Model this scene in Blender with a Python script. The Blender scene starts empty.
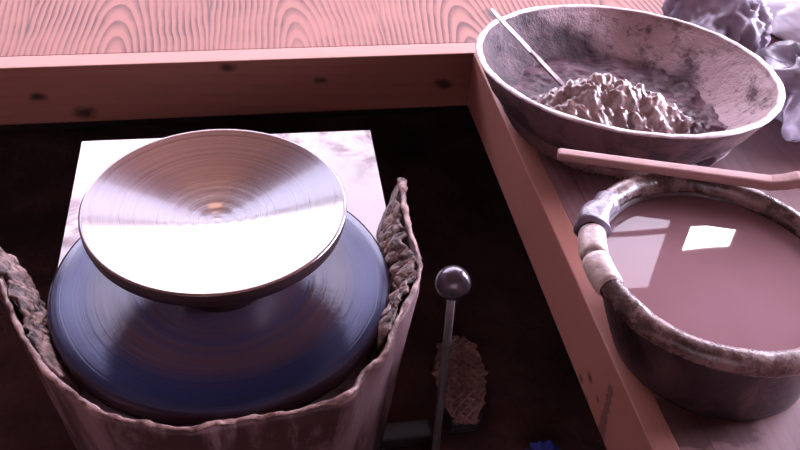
import bpy, bmesh, math, random
from mathutils import Vector, Matrix, noise
random.seed(7)
S = bpy.context.scene
C = S.collection

# ------------------------------------------------------------------ camera
cam_data = bpy.data.cameras.new('camera')
cam_data.sensor_width = 36.0
cam_data.lens = 870.0 / 800.0 * 36.0
cam_data.clip_start = 0.02
cam = bpy.data.objects.new('camera', cam_data)
C.objects.link(cam)
r_ = Vector((0.9851, -0.1624, 0.0563)); f_ = Vector((0.1598, 0.7457, -0.6469))
u_ = r_.cross(f_).normalized(); f_.normalize(); r_ = f_.cross(u_)
M = Matrix((r_, u_, -f_)).transposed().to_4x4()
M.translation = Vector((0, 0, 0.95))
cam.matrix_world = M
S.camera = cam

# ------------------------------------------------------------------ light and exposure
w = bpy.data.worlds.new('world'); S.world = w
w.use_nodes = True
w.node_tree.nodes['Background'].inputs[0].default_value = (0.5, 0.5, 0.9, 1)
w.node_tree.nodes['Background'].inputs[1].default_value = 0.0
S.view_settings.view_transform = 'Standard'
S.view_settings.look = 'None'
S.view_settings.exposure = 0.3
S.view_settings.gamma = 1.0
S.view_settings.use_curve_mapping = False

WIN_MAIN, WIN_LATTICE, WIN_SMALL, WIN_RIGHT, FRONT_FILL, GLINT_LAMP = 10.0, 8.0, 45.0, 50.0, 0.45, 14.0
WIN_UPPER = 6.5
SKY = (0.84, 0.80, 1.0)

# ------------------------------------------------------------------ node helpers
class NT:
    def __init__(s, name):
        s.m = bpy.data.materials.new(name); s.m.use_nodes = True
        s.t = s.m.node_tree; s.n = s.t.nodes; s.l = s.t.links
        s.b = s.n['Principled BSDF']; s.out = s.n['Material Output']
        s.tc = s.n.new('ShaderNodeTexCoord')
        s.obj = s.tc.outputs['Object']
    def put(s, sock, v):
        if isinstance(v, bpy.types.NodeSocket): s.l.new(v, sock)
        elif isinstance(v, (tuple, list)) and len(v) == 3 and sock.type == 'RGBA': sock.default_value = (*v, 1)
        else: sock.default_value = v
    def math(s, op, a, b=0.0, c=0.0, clamp=False):
        n = s.n.new('ShaderNodeMath'); n.operation = op; n.use_clamp = clamp
        s.put(n.inputs[0], a); s.put(n.inputs[1], b); s.put(n.inputs[2], c)
        return n.outputs[0]
    def xyz(s, v=None):
        n = s.n.new('ShaderNodeSeparateXYZ'); s.l.new(v or s.obj, n.inputs[0]); return n.outputs
    def comb(s, x, y, z):
        n = s.n.new('ShaderNodeCombineXYZ')
        for i, v in enumerate((x, y, z)): s.put(n.inputs[i], v)
        return n.outputs[0]
    def noise(s, scale, detail=4, rough=0.6, v=None, dist=0.0, lac=2.0):
        n = s.n.new('ShaderNodeTexNoise'); n.inputs['Scale'].default_value = scale
        n.inputs['Detail'].default_value = detail; n.inputs['Roughness'].default_value = rough
        n.inputs['Distortion'].default_value = dist
        s.l.new(v or s.obj, n.inputs['Vector']); return n.outputs['Fac']
    def noise1(s, wv, scale, detail=4, rough=0.6):
        n = s.n.new('ShaderNodeTexNoise'); n.noise_dimensions = '1D'
        n.inputs['Scale'].default_value = scale; n.inputs['Detail'].default_value = detail
        n.inputs['Roughness'].default_value = rough
        s.l.new(wv, n.inputs['W']); return n.outputs['Fac']
    def voro(s, scale, v=None, feature='F1'):
        n = s.n.new('ShaderNodeTexVoronoi'); n.feature = feature; n.inputs['Scale'].default_value = scale
        s.l.new(v or s.obj, n.inputs['Vector']); return n.outputs['Distance']
    def scale(s, sx, sy, sz, v=None):
        n = s.n.new('ShaderNodeMapping'); n.inputs['Scale'].default_value = (sx, sy, sz)
        s.l.new(v or s.obj, n.inputs['Vector']); return n.outputs[0]
    def ramp(s, f, stops):
        n = s.n.new('ShaderNodeValToRGB'); e = n.color_ramp.elements
        while len(e) < len(stops): e.new(0.5)
        for el, (p, c) in zip(e, stops):
            el.position = p; el.color = (*c, 1) if isinstance(c, (tuple, list)) else (c, c, c, 1)
        s.put(n.inputs[0], f); return n.outputs[0]
    def mix(s, f, a, b, mode='MIX'):
        n = s.n.new('ShaderNodeMix'); n.data_type = 'RGBA'; n.blend_type = mode
        s.put(n.inputs[0], f); s.put(n.inputs[6], a); s.put(n.inputs[7], b); return n.outputs[2]
    def bump(s, h, strength=0.5, dist=0.002, normal=None):
        n = s.n.new('ShaderNodeBump'); n.inputs['Strength'].default_value = strength
        n.inputs['Distance'].default_value = dist; s.l.new(h, n.inputs['Height'])
        if normal: s.l.new(normal, n.inputs['Normal'])
        s.l.new(n.outputs[0], s.b.inputs['Normal']); return n.outputs[0]
    def set(s, **k):
        for a, v in k.items(): s.put(s.b.inputs[a.replace('_', ' ')], v)
        return s.m

def wood(name, long_axis, light, dark, width, centre, ring=0.012, slope=0.3, c0=0.02, y0=1.0, knots=(), contrast=1.0, rough=0.45, seam=True, spots=()):
    """boards whose growth rings are cut at a slant: long_axis is the index the grain runs along"""
    k = NT(name)
    o = k.xyz()
    L = o[long_axis]; Wd = o[0] if long_axis == 1 else (o[2] if long_axis == 0 else o[0])
    q = k.math('DIVIDE', k.math('SUBTRACT', Wd, centre - width / 2), width)
    idn = k.math('FLOOR', q); fr = k.math('SUBTRACT', k.math('FRACT', q), 0.5)
    wn = k.n.new('ShaderNodeTexWhiteNoise'); wn.noise_dimensions = '1D'; k.l.new(k.math('ADD', idn, 3.7), wn.inputs['W'])
    rnd = wn.outputs['Value']
    big = k.noise(5.0, 2, 0.5)
    u = k.math('ADD', k.math('MULTIPLY', fr, width * 1.8), k.math('MULTIPLY', k.math('SUBTRACT', big, 0.5), 0.035))
    yy = k.math('ADD', k.math('MULTIPLY', k.math('SUBTRACT', L, y0), slope), k.math('ADD', c0, k.math('MULTIPLY', k.math('SUBTRACT', rnd, .5), 0.02)))
    r = k.math('SQRT', k.math('ADD', k.math('MULTIPLY', u, u), k.math('MULTIPLY', yy, yy)))
    wob = k.noise(9.0, 2, 0.5)
    t = k.math('ADD', k.math('DIVIDE', r, ring), k.math('MULTIPLY', wob, 1.0))
    saw = k.math('FRACT', t)
    ringc = k.ramp(saw, [(0.0, 0.05), (0.35, 0.10), (0.80, 0.9), (0.90, 1.0), (1.0, 0.05)])
    sc = [90, 90, 90]; sc[long_axis] = 5
    fine = k.noise(3.0, 5, 0.7, v=k.scale(*sc))
    f = k.math('MULTIPLY', ringc, k.ramp(k.noise(9.0, 3, .6), [(.35, .25 * contrast), (.62, .85 * contrast)]))
    f = k.math('ADD', f, k.math('MULTIPLY', k.math('SUBTRACT', fine, 0.5), 0.5), clamp=True)
    col = k.mix(f, light, dark)
    tint = k.ramp(k.noise(2.2, 2, 0.5), [(0.3, 0.82), (0.7, 1.12)])
    col = k.mix(1.0, col, tint, 'MULTIPLY')
    for (kp, rad) in knots:
        d = k.n.new('ShaderNodeVectorMath'); d.operation = 'DISTANCE'
        k.l.new(k.scale(*[1.0 if i != long_axis else 0.6 for i in range(3)]), d.inputs[0])
        d.inputs[1].default_value = [v * (0.6 if i == long_axis else 1.0) for i, v in enumerate(kp)]
        dn = k.math('ADD', d.outputs['Value'], k.math('MULTIPLY', k.math('SUBTRACT', k.noise(60, 3), .5), rad * 1.2))
        a = k.math('SUBTRACT', 1.0, k.math('DIVIDE', dn, rad), clamp=True)
        col = k.mix(k.math('MULTIPLY', a, 1.3, clamp=True), col, (0.03, 0.008, 0.006))
    for (kp, rad, cc) in spots:       # blotches of another colour with ragged edges
        d = k.n.new('ShaderNodeVectorMath'); d.operation = 'DISTANCE'
        k.l.new(k.obj, d.inputs[0]); d.inputs[1].default_value = kp
        dn = k.math('ADD', d.outputs['Value'], k.math('MULTIPLY', k.math('SUBTRACT', k.noise(30, 3), .5), rad * 1.3))
        a = k.math('MULTIPLY', k.math('SUBTRACT', 1.0, k.math('DIVIDE', dn, rad)), 6.0, clamp=True)
        col = k.mix(k.math('MULTIPLY', a, 0.8), col, cc)
    if seam:
        e = k.math('GREATER_THAN', k.math('ABSOLUTE', fr), 0.5 - 0.0012 / width)
        col = k.mix(k.math('MULTIPLY', e, 0.35), col, (0.02, 0.008, 0.008))
    k.bump(k.math('SUBTRACT', fine, k.math('MULTIPLY', f, 0.5)), 0.25, 0.001)
    k.b.inputs['Specular IOR Level'].default_value = 0.25
    return k.set(Base_Color=col, Roughness=rough + .1)

def emitter(name, col, strength):
    k = NT(name)
    k.set(Base_Color=(0.8, 0.8, 0.8), Emission_Color=col, Emission_Strength=strength)
    return k.m

def plain(name, col, rough=0.6, metal=0.0, bump=0.0, bs=40, var=0.25):
    k = NT(name)
    n = k.noise(bs, 5, 0.65)
    c = k.mix(k.ramp(n, [(0.3, 0.0), (0.7, 1.0)]), tuple(v * (1 - var) for v in col), tuple(min(1, v * (1 + var)) for v in col))
    if bump: k.bump(n, bump, 0.003)
    return k.set(Base_Color=c, Roughness=rough, Metallic=metal)

# ------------------------------------------------------------------ mesh helpers
def link(name, me, mat, parent=None, smooth=True):
    o = bpy.data.objects.new(name, me); C.objects.link(o)
    if mat: me.materials.append(mat)
    if smooth:
        for p in me.polygons: p.use_smooth = True
    if parent: o.parent = parent
    return o

def from_bm(name, bm, mat, parent=None, smooth=True):
    bmesh.ops.recalc_face_normals(bm, faces=bm.faces)
    me = bpy.data.meshes.new(name); bm.to_mesh(me); bm.free()
    return link(name, me, mat, parent, smooth)

def add_box(bm, lo, hi, bevel=0.0):
    r = bmesh.ops.create_cube(bm, size=1.0)
    for v in r['verts']:
        v.co = Vector([lo[i] + (v.co[i] + .5) * (hi[i] - lo[i]) for i in range(3)])
    if bevel:
        es = list({e for v in r['verts'] for e in v.link_edges})
        bmesh.ops.bevel(bm, geom=es, offset=bevel, segments=2, affect='EDGES', profile=0.6)

def box(name, lo, hi, mat, parent=None, bevel=0.0):
    bm = bmesh.new(); add_box(bm, lo, hi, bevel)
    return from_bm(name, bm, mat, parent, smooth=False)

def lathe(name, prof, mat, parent=None, seg=128, fn=None, close=False):
    bm = bmesh.new(); rings = []
    for (r, z) in prof:
        if r < 1e-6:
            p = Vector((0, 0, z)); rings.append([bm.verts.new(fn(p) if fn else p)])
        else:
            row = []
            for i in range(seg):
                a = 2 * math.pi * i / seg
                p = Vector((r * math.cos(a), r * math.sin(a), z))
                row.append(bm.verts.new(fn(p) if fn else p))
            rings.append(row)
    pairs = list(zip(rings, rings[1:])) + ([(rings[-1], rings[0])] if close else [])
    for A, B in pairs:
        for i in range(seg):
            j = (i + 1) % seg
            if len(A) == 1: bm.faces.new((A[0], B[i], B[j]))
            elif len(B) == 1: bm.faces.new((A[i], A[j], B[0]))
            else: bm.faces.new((A[i], A[j], B[j], B[i]))
    return from_bm(name, bm, mat, parent)

def tube(name, pts, rad, mat, parent=None, seg=16, flat=None):
    """swept round (or flattened: flat=(w, h)) bar with closed ends"""
    bm = bmesh.new(); rings = []
    n = len(pts)
    for i, p in enumerate(pts):
        p = Vector(p); t = (Vector(pts[min(i + 1, n - 1)]) - Vector(pts[max(i - 1, 0)])).normalized()
        up = Vector((0, 0, 1)) if abs(t.z) < 0.95 else Vector((0, 1, 0))
        sx = t.cross(up).normalized(); sy = sx.cross(t).normalized()
        rr = rad[i] if isinstance(rad, (list, tuple)) else rad
        row = []
        for j in range(seg):
            a = 2 * math.pi * j / seg
            ca, sa = math.cos(a), math.sin(a)
            if flat:
                pw = 0.45
                ca = math.copysign(abs(ca) ** pw, ca) * flat[0]; sa = math.copysign(abs(sa) ** pw, sa) * flat[1]
            row.append(bm.verts.new(p + (sx * ca + sy * sa) * rr))
        rings.append(row)
    for A, B in zip(rings, rings[1:]):
        for j in range(seg): bm.faces.new((A[j], A[(j + 1) % seg], B[(j + 1) % seg], B[j]))
    bm.faces.new(rings[0]); bm.faces.new(list(reversed(rings[-1])))
    return from_bm(name, bm, mat, parent)

def fbm(p, sc, oct_=4):
    return noise.fractal(Vector(p) * sc, 1.0, 2.0, oct_)

def thing(name, label, cat, loc=(0, 0, 0), group=None):
    o = bpy.data.objects.new(name, None); C.objects.link(o); o.location = loc
    o.empty_display_size = 0.05
    o['label'] = label; o['category'] = cat
    if group: o['group'] = group
    return o
def tag(o, label, cat): o['label'] = label; o['category'] = cat; return o
def struct(o): o['kind'] = 'structure'; return o

DECK = 0.4012
EX, EY = 0.285, 0.96      # inner edges of the raised floor round the pit

# ------------------------------------------------------------------ setting
wood_deck = wood('deck boards, pale cedar', 1, (0.30, 0.102, 0.072), (0.07, 0.010, 0.007), 0.225, -0.160, ring=0.0135, slope=0.30, c0=0.022, y0=1.0, contrast=1.4,
                 knots=[((0.335, 1.062, DECK), 0.014)])
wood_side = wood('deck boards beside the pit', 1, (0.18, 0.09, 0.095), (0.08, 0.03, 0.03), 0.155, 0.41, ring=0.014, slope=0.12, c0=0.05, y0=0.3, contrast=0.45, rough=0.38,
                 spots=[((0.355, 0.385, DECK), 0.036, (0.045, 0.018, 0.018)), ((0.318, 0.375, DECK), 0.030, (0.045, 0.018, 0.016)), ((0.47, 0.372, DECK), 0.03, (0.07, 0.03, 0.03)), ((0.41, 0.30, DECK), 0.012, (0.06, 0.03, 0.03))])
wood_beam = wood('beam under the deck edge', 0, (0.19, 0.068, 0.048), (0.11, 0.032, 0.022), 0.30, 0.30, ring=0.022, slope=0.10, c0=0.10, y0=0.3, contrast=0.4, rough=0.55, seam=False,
                 knots=[((-.0253, EY, .391), .007), ((-.2545, EY, .360), .008), ((-.2041, EY, .334), .011), ((.0907, EY, .369), .007), ((.25, EY, .356), .010)])
wood_beam_side = wood('beam beside the pit', 1, (0.27, 0.105, 0.08), (0.17, 0.055, 0.04), 0.30, 0.30, ring=0.03, slope=0.12, c0=0.08, y0=0.3, contrast=0.3, rough=0.5, seam=False,
                 knots=[((EX, .467, .348), .0055), ((EX, .482, .330), .0045), ((EX, .445, .346), .003), ((EX, .462, .326), .003)],
                 spots=[((EX, .4218 + .0015 * i, .318 + .0095 * i), .0075, (.10, .04, .035)) for i in range(7)])

struct(box('wooden_deck', (-2.0, EY + 0.028, DECK - 0.03), (2.3, 2.5, DECK), wood_deck))
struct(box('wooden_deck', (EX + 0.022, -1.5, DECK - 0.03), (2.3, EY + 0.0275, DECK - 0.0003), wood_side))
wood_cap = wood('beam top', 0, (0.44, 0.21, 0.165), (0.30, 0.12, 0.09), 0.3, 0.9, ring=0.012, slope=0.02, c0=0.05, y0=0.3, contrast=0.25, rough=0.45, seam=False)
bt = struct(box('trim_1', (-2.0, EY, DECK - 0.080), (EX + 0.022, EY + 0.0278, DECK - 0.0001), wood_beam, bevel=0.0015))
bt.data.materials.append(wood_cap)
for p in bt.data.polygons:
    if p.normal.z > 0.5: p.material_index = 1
struct(box('trim_2', (EX, -1.5, DECK - 0.0785), (EX + 0.0218, EY, DECK - 0.0001), wood_beam_side, bevel=0.0015))

soil = NT('damp dark earth')
sn = soil.noise(16, 8, 0.7)
soil.bump(sn, 0.9, 0.02)
soil.set(Base_Color=soil.mix(soil.ramp(soil.noise(7, 4), [(0.35, 0.0), (0.65, 1.0)]), (0.045, 0.017, 0.017), (0.13, 0.055, 0.05)), Roughness=0.95)
bm = bmesh.new()
N = 90
x0, x1, y0, y1 = -2.0, 0.62, -1.5, 1.5
grid = [[bm.verts.new((x0 + (x1 - x0) * i / N, y0 + (y1 - y0) * j / N, 0)) for j in range(N + 1)] for i in range(N + 1)]
for row in grid:
    for v in row: v.co.z = 0.010 * fbm(v.co, 9, 5) - 0.012
for i in range(N):
    for j in range(N): bm.faces.new((grid[i][j], grid[i + 1][j], grid[i + 1][j + 1], grid[i][j + 1]))
struct(from_bm('floor', bm, soil.m))
dark_earth = plain('packed earth wall of the pit', (0.02, 0.01, 0.01), 0.95, bump=0.6, bs=20)
struct(box('wall_pit_back', (-2.0, 1.45, -0.05), (0.62, 1.5, DECK - 0.03), dark_earth))
struct(box('wall_pit_right', (0.60, -1.5, -0.05), (0.65, 1.5, DECK - 0.03), dark_earth))

plaster = plain('ochre earthen plaster', (0.13, 0.075, 0.06), 0.9, bump=0.2, bs=30, var=0.1)
ceil_m = plain('smoked board ceiling', (0.12, 0.07, 0.05), 0.8, var=0.1)
frame_m = plain('dark window timber', (0.12, 0.06, 0.045), 0.6)
RZ1 = DECK + 2.75

def wall_with_holes(name, axis, pos, thick, a0, a1, z0, z1, holes):
    """plane wall built of boxes round its openings; axis 0: runs along x at y=pos, 1: along y at x=pos"""
    bm = bmesh.new()
    xs = sorted({a0, a1, *[h[0] for h in holes], *[h[1] for h in holes]})
    zs = sorted({z0, z1, *[h[2] for h in holes], *[h[3] for h in holes]})
    for i in range(len(xs) - 1):
        for j in range(len(zs) - 1):
            cx, cz = (xs[i] + xs[i + 1]) / 2, (zs[j] + zs[j + 1]) / 2
            if any(h[0] < cx < h[1] and h[2] < cz < h[3] for h in holes): continue
            if axis == 0: add_box(bm, (xs[i], min(pos, pos + thick), zs[j]), (xs[i + 1], max(pos, pos + thick), zs[j + 1]))
            else: add_box(bm, (min(pos, pos + thick), xs[i], zs[j]), (max(pos, pos + thick), xs[i + 1], zs[j + 1]))
    return struct(from_bm(name, bm, plaster, smooth=False))

def window(idx, axis, pos, thick, a0, a1, z0, z1, mat, nx, nz, bar=0.012):
    d0, d1 = sorted((pos + thick * 0.55, pos + thick * 0.65))
    f0, f1 = sorted((pos + thick * 0.25, pos + thick * 0.50))
    def bx(bm, a, b, c, d, e0, e1):
        add_box(bm, (a, e0, c), (b, e1, d)) if axis == 0 else add_box(bm, (e0, a, c), (e1, b, d))
    bm = bmesh.new(); bx(bm, a0, a1, z0, z1, d0, d1)
    o = struct(from_bm('window_%d' % idx, bm, mat, smooth=False))
    bm = bmesh.new()
    for i in range(nx + 1):
        x = a0 + (a1 - a0) * i / nx; bx(bm, max(a0, x - bar), min(a1, x + bar), z0, z1, f0, f1)
    for i in range(nz + 1):
        z = z0 + (z1 - z0) * i / nz; bx(bm, a0, a1, max(z0, z - bar), min(z1, z + bar), f0, f1)
    from_bm('window_frame', bm, frame_m, o, smooth=False)
    return o

CZ = 0.95
w1 = (-1.25, 2.15, CZ + 0.02, CZ + 0.95)
w6 = (-1.25, 0.95, CZ + 1.04, CZ + 1.75)
w2 = (1.400, 1.685, CZ + 1.27, CZ + 1.73)
w3 = (1.77, 2.00, CZ + 1.365, CZ + 1.51)
wall_with_holes('wall_back', 0, 2.5, 0.12, -2.0, 2.3, DECK, RZ1, [w1, w2, w3, w6])
window(1, 0, 2.5, 0.12, *w1, emitter('daylit paper window', SKY, WIN_MAIN), 1, 1, 0.008)
window(6, 0, 2.5, 0.12, *w6, emitter('upper paper window', (0.66, 0.66, 1.0), WIN_UPPER), 1, 1, 0.008)
window(2, 0, 2.5, 0.03, *w2, emitter('dim paper window', (0.85, 0.78, 1.0), WIN_LATTICE), 1, 1, 0.006)
bm = bmesh.new(); add_box(bm, (w2[0], 2.506, CZ + 1.375), (w2[1], 2.514, CZ + 1.40))
from_bm('window_bar', bm, frame_m, bpy.data.objects['window_2'], smooth=False)
window(3, 0, 2.5, 0.03, *w3, emitter('clear sky pane', (0.9, 0.9, 1.0), WIN_SMALL), 1, 1, 0.003)
w4 = (0.2, 2.2, DECK + 0.04, DECK + 1.15)
wall_with_holes('wall_right', 1, 2.3, 0.12, -1.5, 2.5, DECK - 0.03, RZ1, [w4])
window(4, 1, 2.3, 0.12, *w4, emitter('daylit garden window', (0.80, 0.76, 1.0), WIN_RIGHT), 3, 2)
w5 = (-1.2, 0.6, CZ - 0.1, CZ + 1.0)
wall_with_holes('wall_front', 0, -1.5, -0.12, -2.0, 2.3, -0.05, RZ1, [w5])
window(5, 0, -1.5, -0.12, *w5, emitter('added warm fill behind camera', (1.0, 0.66, 0.72), FRONT_FILL), 2, 2)  # window added behind the camera as a dim warm fill light
wall_with_holes('wall_left', 1, -2.0, -0.12, -1.5, 2.5, -0.05, RZ1, [])
struct(box('ceiling', (-2.12, -1.62, RZ1), (2.42, 2.62, RZ1 + 0.05), ceil_m))

lamp = thing('added_glint_lamp', 'small warm paper lamp on the back wall above the long window', 'lamp', (-0.13, 2.5, CZ + 1.98))  # unseen lamp, added to put an orange glint on the plate
lathe('lamp_shade', [(.0, -.07), (.10, -.07), (.13, -.03), (.13, .03), (.10, .07), (.0, .07)], emitter('warm paper shade', (1.0, 0.42, 0.16), GLINT_LAMP), lamp, 48, fn=lambda p: Vector((p.x * 1.2, p.y * .5 - .08, p.z)))
box('lamp_mount', (-.04, -.03, -.03), (.04, 0.0, .03), frame_m, lamp)

# ------------------------------------------------------------------ potter's wheel
WX, WY, WZ = -0.0341, 0.5746, DECK
wheel = thing('potters_wheel', "potter's wheel with white table board and slip covered steel wheel head in the floor pit", "potter's wheel", (WX, WY, 0))
def loc(p): return (p[0] - WX, p[1] - WY, p[2])

board_m = NT('white board splashed with slip')
bn = board_m.noise(24, 5, 0.6, dist=0.6)
bn2 = board_m.noise(9, 3, 0.5)
smudge = board_m.math('MULTIPLY', board_m.ramp(bn, [(0.46, 0.0), (0.60, 1.0)]), board_m.ramp(bn2, [(0.42, 0.0), (0.56, 1.0)]))
board_m.set(Base_Color=board_m.mix(smudge, (0.62, 0.54, 0.57), (0.22, 0.12, 0.12)), Roughness=0.5)
bz = 0.361
outline = [(-.1925, .8596), (.1382, .8553), (.134, .66), (.122, .59), (.113, .54), (.095, .49), (.06, .452), (0, .436), (-.06, .436), (-.115, .452), (-.160, .495), (-.1925, .56)]
bm = bmesh.new()
top = [bm.verts.new(loc((x, y, bz))) for x, y in outline]
f = bm.faces.new(top)
ex = bmesh.ops.extrude_face_region(bm, geom=[f])
for v in ex['geom']:
    if isinstance(v, bmesh.types.BMVert): v.co.z -= 0.016
from_bm('table_board', bm, board_m.m, wheel, smooth=False)

body_m = plain('dark painted steel housing', (0.035, 0.03, 0.035), 0.5)
box('housing', loc((-.165, .50, 0.05)), loc((.105, .84, bz - 0.017)), body_m, wheel, bevel=0.008)
foot_m = plain('grey foot bar', (0.022, 0.018, 0.02), 0.5)
box('foot_bar', loc((-.33, .655, 0.0)), loc((.205, .685, 0.018)), foot_m, wheel, bevel=0.004)

lathe('shaft', [(0, bz - .02), (.022, bz - .02), (.022, WZ - .02), (0, WZ - .02)], body_m, wheel, 32)

wh = NT('steel wheel head under a film of slip')
o = wh.xyz()
rad = wh.math('SQRT', wh.math('ADD', wh.math('MULTIPLY', o[0], o[0]), wh.math('MULTIPLY', o[1], o[1])))
radn = wh.math('ADD', rad, wh.math('MULTIPLY', wh.noise(7, 3, 0.5), 0.006))
r1 = wh.noise1(radn, 160, 6, 0.7)
r2 = wh.noise1(radn, 45, 2, 0.5)
brush = wh.noise(26, 5, 0.7, dist=1.0)
clayf = wh.math('MULTIPLY', wh.ramp(r2, [(0.30, 0.35), (0.60, 1.0)]), wh.ramp(wh.math('ADD', rad, wh.math('MULTIPLY', wh.math('SUBTRACT', r1, .5), .05)), [(0.112, 1.0), (0.128, 0.0)]))
col = wh.mix(clayf, (0.016, 0.018, 0.052), (0.042, 0.019, 0.023))
col = wh.mix(wh.ramp(r1, [(0.3, 0.5), (0.6, 0.0)]), col, (0.03, 0.022, 0.04))
col = wh.mix(wh.ramp(rad, [(0.1483, 0.0), (0.1490, 1.0)]), col, (0.12, 0.06, 0.055))
h = wh.math('ADD', wh.math('MULTIPLY', r1, 0.5), wh.math('MULTIPLY', brush, wh.ramp(rad, [(0.118, 0.30), (0.13, 0.0)])))
h = wh.math('ADD', h, wh.math('MULTIPLY', r2, 0.8))
wh.bump(h, 0.26, 0.0022)
wh.set(Base_Color=col, Metallic=wh.math('SUBTRACT', 0.28, wh.math('MULTIPLY', clayf, 0.28)), Roughness=wh.ramp(r1, [(0.3, 0.07), (0.7, 0.15)]))
wh.b.inputs['Specular IOR Level'].default_value = 0.38
lathe('wheel_head', [(0, WZ), (.05, WZ), (.10, WZ), (.135, WZ), (.1462, WZ - .0002), (.1488, WZ - .0012), (.150, WZ - .004), (.1505, WZ - .010), (.150, WZ - .016), (.147, WZ - .020), (.12, WZ - .022), (0, WZ - .022)], wh.m, wheel, 160)

# gear lever with ball knob, standing right of the tub
steel_l = plain('grimy lever steel', (0.20, 0.17, 0.18), 0.45, 0.5, bump=0.2)
lever = tube('lever', [loc((.1553, .4989, .443)), loc((.162, .515, .36)), loc((.172, .541, .24)), loc((.184, .572, .10)), loc((.192, .592, .03))], [.0036, .0038, .0042, .0046, .0048], steel_l, wheel, 14)
knob_m = plain('polished ball smeared with clay', (0.09, 0.07, 0.09), 0.2, 0.5, bs=90, var=0.45)
kb = lathe('ball_knob', [(.0148 * math.sin(math.pi * i / 20), -.0148 * math.cos(math.pi * i / 20)) for i in range(21)], knob_m, lever, 40)
kb.location = loc((.1553, .4989, .450))
box('lever_bracket', loc((.170, .572, 0.0)), loc((.212, .61, .045)), body_m, wheel, bevel=0.005)

# ------------------------------------------------------------------ clay plate on its hump
plate = thing('clay_plate', 'wide flat wet clay plate with throwing rings raised above the wheel head', 'plate', (-.0343, .5735, WZ + .0002))
pc = NT('wet turned clay')
o = pc.xyz()
rad = pc.math('SQRT', pc.math('ADD', pc.math('MULTIPLY', o[0], o[0]), pc.math('MULTIPLY', o[1], o[1])))
radn = pc.math('ADD', rad, pc.math('MULTIPLY', pc.noise(11, 3, 0.5), 0.0035))
r1 = pc.noise1(radn, 330, 5, 0.75)
r2 = pc.noise1(radn, 70, 2, 0.5)
r3 = pc.noise1(radn, 900, 2, 0.6)
patch = pc.noise(22, 5, 0.6)
cen = pc.ramp(rad, [(0.030, 1.0), (0.052, 0.0)])
h = pc.math('ADD', pc.math('MULTIPLY', r1, 0.5), pc.math('MULTIPLY', pc.math('MULTIPLY', r2, cen), 0.6))
h = pc.math('ADD', h, pc.math('MULTIPLY', r3, 0.15))
h = pc.math('ADD', h, pc.math('MULTIPLY', pc.ramp(patch, [(0.45, 0.0), (0.55, 1.0)]), pc.math('MULTIPLY', cen, 0.18)))
pc.bump(h, 0.18, 0.0010)
col = pc.mix(pc.ramp(r1, [(0.3, 0.0), (0.7, 1.0)]), (0.075, 0.030, 0.026), (0.12, 0.055, 0.048))
pc.set(Base_Color=col, Roughness=pc.math('ADD', pc.ramp(r1, [(0.3, 0.13), (0.7, 0.19)]), pc.math('MULTIPLY', cen, pc.math('MULTIPLY', patch, .25))))
pc.b.inputs['Specular IOR Level'].default_value = 0.9
pc.b.inputs['Coat Weight'].default_value = 0.5; pc.b.inputs['Coat Roughness'].default_value = 0.07; pc.b.inputs['Coat IOR'].default_value = 1.6
PT = .0886
def dish(r): return PT - .0205 * (1 - (r / .1062) ** 1.35) + (-.00007 * (1 - r / .05) * math.cos(r * 560) if r < .05 else 0)
prof = [(0, dish(0) + .0006), (.0025, dish(0) + .0004)] + [(r * .001, dish(r * .001)) for r in range(4, 106, 1)] + [(.1066, PT + .0002), (.1076, PT + .0000), (.1084, PT - .0010), (.1085, PT - .003), (.1083, PT - .008), (.1068, PT - .0135), (.098, PT - .013), (.085, PT - .022), (.066, PT - .030),
        (.050, PT - .041), (.036, PT - .052), (.034, PT - .065), (.036, .006), (.040, .0), (0, .0)]
lathe('plate_body', prof[:prof.index((.1084, PT - .0010)) + 1], pc.m, plate, 256)
hump_m = plain('dark wet clay hump', (0.022, 0.010, 0.011), 0.4, bump=0.3, bs=60)  # shade on plate edge, underside and stump is painted as darker clay
lathe('clay_hump', [(.1083, PT - .0009)] + [p for p in prof[prof.index((.1084, PT - .0010)) + 1:] if p != (.098, PT - .013)], hump_m, plate, 96)

# ------------------------------------------------------------------ splash tub around the wheel
rim = [(-0.262, 0.66), (-0.25, 0.625), (-0.2325, 0.5894), (-0.2168, 0.5633), (-0.206, 0.5365), (-0.1921, 0.5063), (-0.1759, 0.4774), (-0.1614, 0.456), (-0.1434, 0.4377), (-0.1293, 0.424), (-0.1101, 0.4136), (-0.087, 0.4054), (-0.0692, 0.3997), (-0.0515, 0.3975), (-0.0336, 0.3998), (-0.017, 0.4022), (0.0123, 0.4023), (0.0289, 0.4058), (0.0427, 0.4088), (0.056, 0.4129), (0.0642, 0.4177), (0.0695, 0.4269), (0.0756, 0.4363), (0.0831, 0.4426), (0.0896, 0.4478), (0.0965, 0.4565), (0.1021, 0.469), (0.1086, 0.4838), (0.118, 0.501), (0.1302, 0.5213), (0.1393, 0.5417), (0.1424, 0.5637), (0.1409, 0.5913), (0.1407, 0.6173), (0.1424, 0.6444), (0.1457, 0.676)]
RZt = 0.42
def resample(pts, n):
    P = [Vector(p) for p in pts]; L = [0]
    for a, b in zip(P, P[1:]): L.append(L[-1] + (b - a).length)
    out = []
    for i in range(n):
        s = L[-1] * i / (n - 1); k = 0
        while k < len(L) - 2 and L[k + 1] < s: k += 1
        t = (s - L[k]) / (L[k + 1] - L[k])
        p0 = P[max(k - 1, 0)]; p1 = P[k]; p2 = P[k + 1]; p3 = P[min(k + 2, len(P) - 1)]
        out.append(0.5 * ((2 * p1) + (p2 - p0) * t + (2 * p0 - 5 * p1 + 4 * p2 - p3) * t * t + (3 * p1 - p0 - 3 * p2 + p3) * t ** 3))
    return out
RP = resample(rim, 260)
RPs = []                                  # the wall below follows a smoothed line
for i in range(len(RP)):
    a = RP[max(0, i - 9):i + 10]; RPs.append(sum(a, Vector((0, 0))) / len(a))
cen2 = Vector((-0.034, 0.60))
tub_m = NT('clay caked tub wall')
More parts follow.
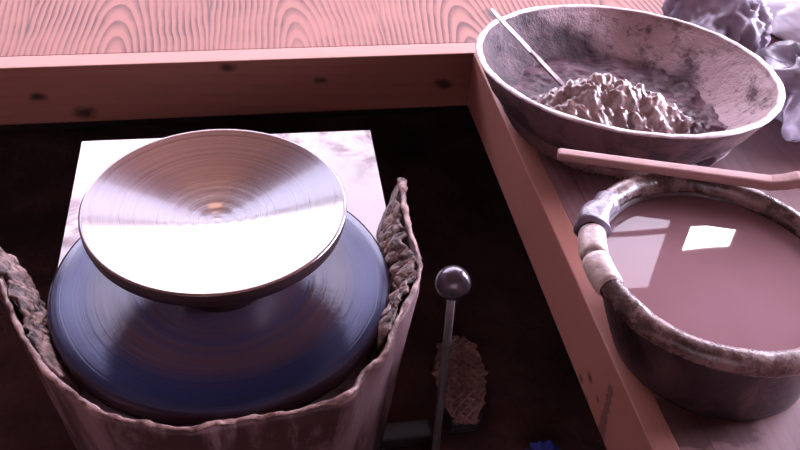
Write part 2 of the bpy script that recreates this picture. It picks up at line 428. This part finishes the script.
v1 = tub_m.noise(14, 6, 0.65, v=tub_m.scale(1.6, 1.6, 0.45), dist=.3)
v2 = tub_m.noise(70, 5, 0.7)
c1 = tub_m.mix(tub_m.ramp(v1, [(0.44, 0.0), (0.54, 1.0)]), (0.06, 0.022, 0.022), (0.22, 0.125, 0.135))
tub_m.bump(tub_m.math('ADD', v1, tub_m.math('MULTIPLY', v2, 0.4)), 0.6, 0.004)
tub_m.set(Base_Color=c1, Roughness=0.6)
crust_m = NT('crusted clay')
v1 = crust_m.noise(75, 6, 0.75); v2 = crust_m.voro(90)
crust_m.bump(crust_m.math('ADD', v1, crust_m.math('MULTIPLY', v2, -0.4)), 0.9, 0.004)
crust_m.set(Base_Color=crust_m.mix(crust_m.ramp(v1, [(0.42, 0.0), (0.60, 1.0)]), (0.03, 0.014, 0.012), (0.34, 0.20, 0.17)), Roughness=0.35)
rimc_m = NT('pale dried clay rim')
v1 = rimc_m.noise(60, 5, 0.7)
rimc_m.bump(v1, 0.8, 0.003)
rimc_m.set(Base_Color=rimc_m.mix(rimc_m.ramp(v1, [(0.42, 0.0), (0.55, 1.0)]), (0.12, 0.05, 0.04), (0.42, 0.26, 0.24)), Roughness=0.5)

tub = thing('splash_tub', "clay caked half tub cut open at the back, wrapped around the wheel head", 'tub', (-.034, .575, 0))
def tl(p): return Vector((p[0] + .034, p[1] - .575, p[2]))
def inward(i, pts):
    t = (pts[min(i + 2, len(pts) - 1)] - pts[max(i - 2, 0)]).normalized()
    return Vector((-t.y, t.x))
bm = bmesh.new(); prev = None
levels = [(RZt, 0.0, 1.0, 0), (RZt - .006, 0.0, 1.0, 0), (RZt - .018, .3, .995, 0), (RZt - .04, .8, .985, 0), (RZt - .09, 1, .955, 0), (RZt - .16, 1, .915, 0), (RZt - .25, 1, .87, 0),
          (RZt - .25, 1, .85, 1), (RZt - .16, 1, .895, 1), (RZt - .09, 1, .935, 1), (RZt - .04, .8, .965, 1), (RZt - .012, 0.2, 1.0, 1), (RZt - .002, 0, 1.0, 1)]
for i in range(len(RP)):
    iw = inward(i, RPs); ring = []
    zn = 0.0022 * fbm((RP[i].x, RP[i].y, 0), 60, 4)
    for k, (z, bl, sc, ins) in enumerate(levels):
        p = RP[i].lerp(RPs[i], bl)
        p = cen2 + (p - cen2) * sc
        if ins: p = p + iw * 0.0045
        z2 = z + (zn if z > RZt - .02 else 0)
        q = Vector((p.x, p.y, z2))
        n_ = fbm(q, 35, 4) * 0.0016
        q.x -= iw.x * n_; q.y -= iw.y * n_
        ring.append(bm.verts.new(tl(q)))
    if prev:
        for k in range(len(ring)):
            k2 = (k + 1) % len(ring)
            bm.faces.new((prev[k], ring[k], ring[k2], prev[k2]))
    else: bm.faces.new(ring)
    prev = ring
bm.faces.new(list(reversed(prev)))
from_bm('tub_wall', bm, tub_m.m, tub)
# pale rolled clay lip
bm = bmesh.new(); prev = None; SEG = 10
for i in range(len(RP)):
    iw = inward(i, RPs); ring = []
    s = i / len(RP)
    rr = 0.0021 + 0.0016 * fbm((RP[i].x, RP[i].y, 3), 32, 4)
    if s > 0.93: rr += 0.0010
    if s > 0.975: rr += 0.0014
    c = RP[i] + iw * 0.002
    for j in range(SEG):
        a = 2 * math.pi * j / SEG
        q = Vector((c.x, c.y, RZt + 0.0015)) + Vector((iw.x * math.cos(a), iw.y * math.cos(a), 0.8 * math.sin(a))) * rr
        q.z += 0.0022 * fbm((RP[i].x, RP[i].y, 0), 60, 4)
        q += Vector(noise.noise_vector(q * 150)) * 0.0015
        ring.append(bm.verts.new(tl(q)))
    if prev:
        for k in range(SEG): bm.faces.new((prev[k], ring[k], ring[(k + 1) % SEG], prev[(k + 1) % SEG]))
    else: bm.faces.new(ring)
    prev = ring
bm.faces.new(list(reversed(prev)))
from_bm('clay_lip', bm, rimc_m.m, tub)
# lumpy crust on the inside: right horn and left flank
def crust(i0, i1, thick, zlo, name='clay_crust', seed=0.0):
    bm = bmesh.new(); prev = None; NK = 44
    for i in range(i0, i1):
        # finer steps between samples
        for sub in (0.0, 0.33, 0.67):
            iw = inward(i, RPs)
            P = RP[i].lerp(RP[min(i + 1, len(RP) - 1)], sub)
            e = min(1.0, (i + sub - i0) / 10, (i1 - i - sub) / 22 + .12)
            ring = []
            for k in range(NK):
                t = k / (NK - 1)
                z = (RZt - .001) + (zlo - RZt) * t
                base = (cen2 + (P - cen2) * (1.0 - 0.10 * t)) + iw * 0.0035
                n_ = fbm((P.x * 1.0 + seed, P.y, z), 75, 5) * 1.3; n2 = 1 - abs(fbm((P.x, P.y + seed, z), 150, 3)) * 1.3
                d = thick * e * (math.sin(math.pi * min(1, t * 1.0 + .04)) ** 0.5 * 0.5 + 0.35 * n_ + 0.25 * n2 * t + .35 * t)
                d = max(-0.001, d)
                q = base + iw * d
                ring.append(bm.verts.new(tl((q.x, q.y, z + 0.003 * fbm((P.x, P.y, z), 70, 3)))))
            if prev:
                for k in range(NK - 1): bm.faces.new((prev[k], ring[k], ring[k + 1], prev[k + 1]))
            prev = ring
    o = from_bm(name, bm, crust_m.m, tub)
    md = o.modifiers.new('s', 'SOLIDIFY'); md.thickness = 0.003; md.offset = -1
    return o
crust(188, 259, 0.0135, 0.366)
crust(2, 72, 0.0115, 0.366, seed=5.0)

# ------------------------------------------------------------------ foot pedal, blue scrap
ped_m = NT('worn pedal rubber')
o = ped_m.xyz()
ped_m.bump(ped_m.noise(60, 5, .7), 0.25, 0.0015)
ped_m.set(Base_Color=ped_m.mix(ped_m.ramp(ped_m.noise(25, 4), [(0.4, 0.0), (0.65, 1.0)]), (0.22, 0.11, 0.10), (0.38, 0.20, 0.17)), Roughness=0.7)
pedal = thing('foot_pedal', 'oval foot pedal with raised waffle tread on the pit floor behind the ball lever', 'pedal', (.253, .722, 0.0))
bm = bmesh.new()
PN = 60; gridv = {}
for i in range(PN + 1):
    for j in range(PN * 2 + 1):
        u = (i / PN * 2 - 1); v = (j / PN - 1)
        if u * u + v * v <= 1.0:
            x = u * .034 * (1 + 0.12 * v); y = v * .068
            a = (x + y) / .0125; b = (x - y) / .0125
            ridge = max(abs((a % 1) - .5), abs((b % 1) - .5)) > .36
            edge = max(0, (u * u + v * v - .86)) * 0.03
            gridv[i, j] = bm.verts.new((x, y, .046 + y * 0.12 + (.0055 if ridge else 0) - edge))
for (i, j), v in list(gridv.items()):
    q = [(i, j), (i + 1, j), (i + 1, j + 1), (i, j + 1)]
    if all(k in gridv for k in q): bm.faces.new([gridv[k] for k in q])
pd = from_bm('tread', bm, ped_m.m, pedal, smooth=False)
md = pd.modifiers.new('s', 'SOLIDIFY'); md.thickness = 0.006; md.offset = -1
pd.rotation_euler = (0, 0, -0.10)
box('pedal_base', (-.022, -.05, -0.008), (.022, .05, .030), body_m, pedal, bevel=0.006)

blue_m = plain('blue cloth', (0.06, 0.07, 0.42), 0.7, bump=0.4)
bm = bmesh.new()
bmesh.ops.create_icosphere(bm, subdivisions=4, radius=1)
for v in bm.verts:
    n_ = v.co.normalized()
    v.co = Vector((n_.x * .020, n_.y * .022, max(-.8, n_.z) * .016)) * (1 + .45 * fbm(n_, 2.2, 4))
bl = from_bm('cloth_scrap', bm, blue_m)
bl.location = (.343, .612, .006)
tag(bl, 'small crumpled blue cloth scrap on the dark pit floor', 'cloth')

# ------------------------------------------------------------------ big clay bowl
BC = Vector((.4092, .7872, .480)); KB = 1.044; HB = .0788
nrm = Vector((.032, .087, 1)).normalized()
rot = Vector((0, 0, 1)).rotation_difference(nrm).to_matrix().to_4x4()
bowl = thing('clay_bowl', 'large wide clay crusted mixing bowl full of wet clay on the raised floor', 'bowl', (BC.x, BC.y, DECK))
def bowl_fn(p):
    # the bowl stands on its flat foot, its rim leans away; z is measured from the rim
    z = max(0.0, HB + p.z * HB / .0955)
    k = min(1.0, z / HB)
    return Vector((p.x * KB, p.y * KB, z + .0004 - k * (.034 * p.x + .090 * p.y)))
bo = NT('bowl outside, dry slip over dark clay')
v1 = bo.noise(26, 7, 0.75, dist=0.15); v2 = bo.noise(60, 4, .7)
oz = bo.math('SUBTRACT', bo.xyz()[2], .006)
low = bo.ramp(bo.math('ADD', bo.math('MULTIPLY', oz, 8.0), bo.math('MULTIPLY', bo.math('SUBTRACT', v1, .5), 1.6)), [(0.30, 0.0), (0.48, 1.0)])  # lower bowl coloured darker, for its shadow and wet clay alike
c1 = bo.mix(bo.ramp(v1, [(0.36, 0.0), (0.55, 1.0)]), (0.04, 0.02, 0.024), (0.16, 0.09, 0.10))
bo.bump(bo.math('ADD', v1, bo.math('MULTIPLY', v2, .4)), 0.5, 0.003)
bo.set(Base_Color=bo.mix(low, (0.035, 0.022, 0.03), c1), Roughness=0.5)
op = [(.0, -.0955), (.084, -.0955), (.090, -.092), (.108, -.080), (.128, -.058), (.143, -.036), (.1525, -.014), (.1575, -.001), (.1586, .001)]
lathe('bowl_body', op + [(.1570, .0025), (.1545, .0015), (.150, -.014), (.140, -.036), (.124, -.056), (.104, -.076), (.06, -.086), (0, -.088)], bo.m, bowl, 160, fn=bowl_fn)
bi = NT('bowl inside, pale dried slip')
v1 = bi.noise(24, 7, 0.75, dist=0.15); v2 = bi.noise(45, 5, .7); vb = bi.noise(6.5, 3, .5)
cr = bi.voro(38, v=None, feature='DISTANCE_TO_EDGE')
xx = bi.xyz()
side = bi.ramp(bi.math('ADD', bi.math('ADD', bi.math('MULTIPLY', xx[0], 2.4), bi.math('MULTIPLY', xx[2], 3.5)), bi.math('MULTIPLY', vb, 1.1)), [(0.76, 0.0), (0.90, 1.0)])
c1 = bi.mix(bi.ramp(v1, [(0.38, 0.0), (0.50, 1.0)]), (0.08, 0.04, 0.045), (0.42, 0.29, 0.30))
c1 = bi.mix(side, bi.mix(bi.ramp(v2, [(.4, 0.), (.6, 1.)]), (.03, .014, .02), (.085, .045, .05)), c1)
bi.bump(bi.math('ADD', v1, bi.math('MULTIPLY', v2, .5)), 1.0, 0.008)
bi.set(Base_Color=c1, Roughness=0.8)
def liner(p):
    q = p.copy(); a = math.atan2(p.y, p.x)
    if p.z < -.006:
        d = max(0, 0.0040 * fbm((p.x, p.y, p.z), 26, 5) + .001)
        l = math.hypot(p.x, p.y) + 1e-6
        q.x -= p.x / l * d; q.y -= p.y / l * d
    return bowl_fn(q)
ip = [(.1535, .0016)] + [(.1525 - .0475 * (t ** 1.6), .0 - .074 * t) for t in [i / 26 for i in range(27)]]
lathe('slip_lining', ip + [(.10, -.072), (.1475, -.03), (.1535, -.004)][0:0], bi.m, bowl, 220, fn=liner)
# pale dry edge all round
lip_prof = [(.1562 + .0036 * math.cos(a), .0018 + .0022 * math.sin(a)) for a in [2 * math.pi * i / 10 for i in range(10)]]
def lipfn(p):
    n_ = fbm(p, 45, 3)
    l = math.hypot(p.x, p.y)
    q = p * 1.0; q.z = p.z + .0012 * n_; k = 1 + (.0012 * fbm(p, 30, 3)) / l
    q.x *= k; q.y *= k
    return bowl_fn(q)
lip_m = NT('pale dry bowl edge')
v1 = lip_m.noise(40, 4, .6)
lip_m.bump(v1, .5, .002)
lip_m.set(Base_Color=lip_m.mix(lip_m.ramp(v1, [(.35, 0.), (.55, 1.)]), (.30, .20, .20), (.62, .50, .50)), Roughness=0.45)
lathe('bowl_lip', lip_prof, lip_m.m, bowl, 200, fn=lipfn, close=True)

# wet clay inside, heaped towards the front
wc = NT('wet lumpy clay')
v1 = wc.noise(70, 5, .65); v2 = wc.noise(20, 4, .6)
wc.bump(v1, .35, .003)
o = wc.xyz()
dd = wc.math('SQRT', wc.math('ADD', wc.math('POWER', wc.math('ADD', o[0], .030), 2.0), wc.math('POWER', wc.math('ADD', o[1], .050), 2.0)))
away = wc.ramp(wc.math('ADD', dd, wc.math('MULTIPLY', wc.math('SUBTRACT', v2, .5), .06)), [(.070, 0.), (.100, 1.)])
v3 = wc.noise(30, 6, .75)
wc.set(Base_Color=wc.mix(away, wc.mix(wc.ramp(v2, [(.4, 0.), (.6, 1.)]), (.12, .062, .055), (.34, .22, .21)), wc.mix(wc.ramp(v3, [(.42, 0.), (.56, 1.)]), (.035, .014, .02), (.12, .062, .075))),
       Roughness=wc.mix(away, wc.ramp(v1, [(.35, .20), (.65, .36)]), (.45, .45, .45)))
wc.l.new(wc.math('SUBTRACT', 0.9, wc.math('MULTIPLY', away, 0.78)), wc.b.inputs['Specular IOR Level'])
bm = bmesh.new(); NR, NA = 110, 260
floorz = .4265
def clay_h(x, y):
    x /= KB; y /= KB
    z = floorz - 0.03 * (y - .754) * 1.0 - .02 * (x - .39)
    d = ((x - .362) / .058) ** 2 + ((y - .712) / .036) ** 2
    d2 = ((x - .415) / .060) ** 2 + ((y - .690) / .026) ** 2
    d3 = ((x - .305) / .045) ** 2 + ((y - .700) / .045) ** 2
    z += .0045 * fbm((x, y, 1.0), 22, 4)
    m = .051 * math.exp(-d) + .020 * math.exp(-d2) + .030 * math.exp(-d3)
    lump = noise.fractal(Vector((x, y * 1.5, 0)) * 72, 0.7, 2.1, 5)
    wv = Vector((x, y * 1.35, 0)) + Vector(noise.noise_vector(Vector((x, y, 2)) * 40)) * .006
    d1 = noise.voronoi(wv * 78)[0][0]; dq = noise.voronoi(wv * 210 + Vector((3, 3, 0)))[0][0]
    blob = .0075 * (1 - min(1.0, (d1 / .75) ** 2)) + .0028 * (1 - min(1.0, (dq / .75) ** 2)) - .004
    amp = min(1, (m / .018)) * .85 + .15
    return z + m + amp * (lump * .0035 + blob)
ctr = BC + nrm * -.045
rings = []
for i in range(NR + 1):
    rr = (.134) * (i / NR)
    row = []
    for j in range(NA if i else 1):
        a = 2 * math.pi * j / NA
        x = ctr.x + rr * math.cos(a); y = ctr.y + rr * math.sin(a)
        z = clay_h(x, y)
        # keep it inside the bowl: nothing higher than the lining at this radius
        row.append(bm.verts.new((x - .409, y - .785, z - .40)))
    rings.append(row)
for i in range(1, NR + 1):
    A_, B_ = rings[i - 1], rings[i]
    for j in range(NA):
        k = (j + 1) % NA
        if len(A_) == 1: bm.faces.new((A_[0], B_[j], B_[k]))
        else: bm.faces.new((A_[j], A_[k], B_[k], B_[j]))
# skirt and bottom so that the heap is solid
bot = [bm.verts.new(((v.co.x) * .93, (v.co.y) * .93, .0165)) for v in rings[-1]]
for j in range(NA):
    k = (j + 1) % NA
    bm.faces.new((rings[-1][j], rings[-1][k], bot[k], bot[j]))
bm.faces.new(list(reversed(bot)))
cl = from_bm('clay_heap', bm, wc.m)
cl.location = (.409, .785, .40)
tag(cl, 'glistening lumpy heap of wet clay lying in the large bowl', 'clay')

# scraper leaning in the bowl
sp = thing('metal_scraper', 'narrow flat metal scraper leaning on the left rim of the clay bowl', 'scraper', (.2663, .8496, .5165))
smet = plain('scuffed pale metal', (0.55, 0.52, 0.64), 0.4, 0.4, bump=0.1, bs=120)
smud = plain('clay smeared metal', (0.20, 0.14, 0.14), 0.4, 0.2, bump=0.6, bs=120, var=.5)
base = Vector((.2663, .8496, .5165))
p0 = Vector((.2663, .8496, .5170)); p3 = Vector((.3587, .8277, .430))
mid = p0.lerp(p3, .52)
def rel(v): return tuple(v - base)
tube('handle', [rel(p0.lerp(mid, t)) for t in (0, .08, .3, .6, 1)], [.75, .95, 1.0, 1.0, 1.05], smet, sp, 12, flat=(.0056, .0014))
tube('blade', [rel(mid.lerp(p3, t)) for t in (-.02, .3, .7, 1)], [1.05, 1.25, 1.35, 1.1], smud, sp, 12, flat=(.0050, .0014))

# ------------------------------------------------------------------ basin of slip water
BX, BY = .3545, .4510
basin = thing('slip_basin', 'round dark basin with thick rolled rim holding murky water near the deck edge', 'basin', (BX, BY, DECK))
def tiltz(p):   # the rim leans a little
    k = max(0, min(1, p.z / .09))
    return Vector((p.x + (1 - k) * .021, p.y, p.z - k * (.052 * p.x - .045 * p.y)))
bas = NT('basin wall, dark with slip runs')
v1 = bas.noise(20, 6, .7, v=bas.scale(1, 1, .4), dist=.8)
bas.bump(v1, .5, .003)
bas.set(Base_Color=bas.mix(bas.ramp(v1, [(.44, 0.), (.60, 1.)]), (.018, .010, .013), (.085, .046, .048)), Roughness=.42)
lathe('basin_wall', [(0, .0005), (.080, .0005), (.0835, .003), (.0855, .012), (.0895, .034), (.0930, .058), (.0955, .080), (.098, .096), (.094, .096), (.0915, .080), (.0885, .058), (.085, .034), (.081, .012), (0, .006)], bas.m, basin, 128, fn=tiltz)
rm = NT('rolled rim smeared with clay')
v1 = rm.noise(34, 6, .75, dist=.1); v2 = rm.noise(90, 3, .6)
rm.bump(rm.math('ADD', v1, rm.math('MULTIPLY', v2, .3)), .5, .003)
rm.set(Base_Color=rm.mix(rm.ramp(v1, [(.45, 0.), (.62, 1.)]), (.045, .022, .02), (.19, .11, .10)), Roughness=rm.ramp(v1, [(.4, .18), (.6, .32)]))
rim_prof = [(.1000 + .0094 * math.cos(a), .0965 + .0092 * math.sin(a)) for a in [2 * math.pi * i / 20 for i in range(20)]]
def rimfn(p):
    q = p.copy(); a = math.atan2(p.y, p.x)
    q = Vector((p.x, p.y, p.z)) + Vector((p.x, p.y, 0)).normalized() * (.0012 * fbm((p.x, p.y, p.z), 25, 3))
    q.z += .0010 * fbm((p.x, p.y, 9), 25, 3)
    return tiltz(q)
lathe('rolled_rim', rim_prof, rm.m, basin, 200, fn=rimfn, close=True)
# pale cracked stretch of rim and the purple grey cuff wrapped over it
def arc(a0, a1, n, R=.1000, z=.0965):
    out = []
    for i in range(n):
        a = math.radians(a0 + (a1 - a0) * i / (n - 1)); p = tiltz(Vector((R * math.cos(a), R * math.sin(a), z))); out.append(tuple(p))
    return out
cuff_m = plain('mauve grey wrap', (.15, .115, .15), .3, bump=.8, bs=60, var=.35)
pale_m = plain('pale cracked clay coat', (.46, .34, .31), .35, bump=.5, bs=80, var=.35)
rw = tube('rim_wrap', arc(156, 131, 14), [.0135, .0128, .0124, .0122, .012, .012, .0118, .0118, .0116, .0114, .0112, .011, .0108, .0104], cuff_m, basin, 24)
for v in rw.data.vertices:
    n_ = fbm(v.co, 60, 4) * .0035 + .0035 * math.exp(-((v.co.x + .096) ** 2 + (v.co.y - .052) ** 2) / .00012)
    d_ = Vector((v.co.x, v.co.y, 0)).normalized(); v.co += d_ * n_ + Vector((0, 0, .3 * n_))
tube('rim_coat', arc(174, 158, 8), [.0104, .0110, .0112, .0112, .0111, .0111, .0112, .0108], pale_m, basin, 20)
tube('rim_coat', arc(192, 175.5, 8), [.0104, .0109, .0110, .0112, .0112, .0111, .0112, .0109], pale_m, basin, 20)

wat = NT('murky slip water')
n1 = wat.noise(5, 3, .5)
wat.bump(wat.noise(9, 2, .5), .04, .002)
wat.set(Base_Color=wat.mix(wat.ramp(n1, [(.35, 0.), (.65, 1.)]), (.165, .083, .088), (.205, .108, .118)), Roughness=.015)
wat.b.inputs['IOR'].default_value = 1.36
wt = lathe('slip_water', [(0, 0), (.05, 0), (.0905, 0), (.0916, 0), (.0920, -.0003), (.0912, -.004), (.085, -.020), (0, -.020)], wat.m, None, 128)
wt.location = (BX, BY, DECK + .091)
tag(wt, 'murky pinkish slip water reflecting a window, inside the rolled-rim basin', 'water')

# wooden stick lying on the basin
stick_m = wood('pale worn stick', 0, (.33, .18, .165), (.18, .09, .075), .05, .46, ring=.004, slope=.01, c0=.01, contrast=.3, rough=.45, seam=False)
a = Vector((.2592, .5802, .5165)); b = Vector((.4365, .5230, .5155)); c = Vector((.4505, .5196, .5215)); d = Vector((.485, .510, .523))
st = tube('wooden_stick', [tuple(a), tuple(a.lerp(b, .01)), tuple(a.lerp(b, .3)), tuple(a.lerp(b, .6)), tuple(a.lerp(b, .97)), tuple(b.lerp(c, .5)), tuple(c), tuple(d)], [.75, .9, .92, 1.0, 1.1, 1.15, 1.2, 1.2], stick_m, None, 16, flat=(.0058, .0045))
for p in st.data.polygons: p.use_smooth = False
tag(st, 'long flat wooden stick with a stepped end lying across the far basin rim', 'stick')

# ------------------------------------------------------------------ plastic sheet and white sack at the right
pl = NT('crumpled translucent plastic')
v1 = pl.noise(9, 3, .5, dist=1.5)
pl.bump(v1, .4, .008)
pl.set(Base_Color=pl.mix(pl.ramp(v1, [(.4, 0.), (.6, 1.)]), (.22, .18, .22), (.42, .36, .43)), Roughness=.22)
pl.b.inputs['Transmission Weight'].default_value = 0.5
pl.b.inputs['IOR'].default_value = 1.2
def crumple(name, parts, mat, sub=6, amp=.2, fr=3.0):
    obs = []
    bm = bmesh.new()
    for (cx, cy, cz, rx, ry, rz, sd) in parts:
        r = bmesh.ops.create_icosphere(bm, subdivisions=sub, radius=1)
        for v in r['verts']:
            n_ = v.co.normalized()
            fold = 1 - (1 - min(1, 1.6 * abs(noise.fractal(Vector((n_.x * 1.6, n_.y * 1.6, n_.z * .35 + sd)) * fr, .9, 2.0, 2)))) ** 1.4
            k = 1 - amp * fold * 1.3 + amp * .35
            z = n_.z
            v.co = Vector((cx + n_.x * rx * k, cy + n_.y * ry * k, max(DECK + .0006, cz + z * rz * k)))
    return from_bm(name, bm, mat)
ps = crumple('plastic_bag', [(.612, .965, DECK + .030, .060, .080, .064, 1.0)], pl.m, 5, .32, 1.25)
tag(ps, 'crumpled translucent plastic bag standing directly behind the clay bowl', 'plastic bag')
ps2 = crumple('plastic_bag', [(.690, .785, DECK + .028, .115, .095, .052, 7.0)], pl.m, 5, .32, 1.25)
tag(ps2, 'crumpled mauve plastic bag at the right edge beside the clay bowl', 'plastic bag')
white = plain('white plastic', (.94, .93, .95), .3, bump=.1, bs=12, var=.03)
ws = crumple('white_sack', [(.850, 1.03, DECK + .02, .165, .14, .062, 3.0)], white, 5, .07)
tag(ws, 'bright white plastic sack glaring in window light in the top right corner', 'sack')
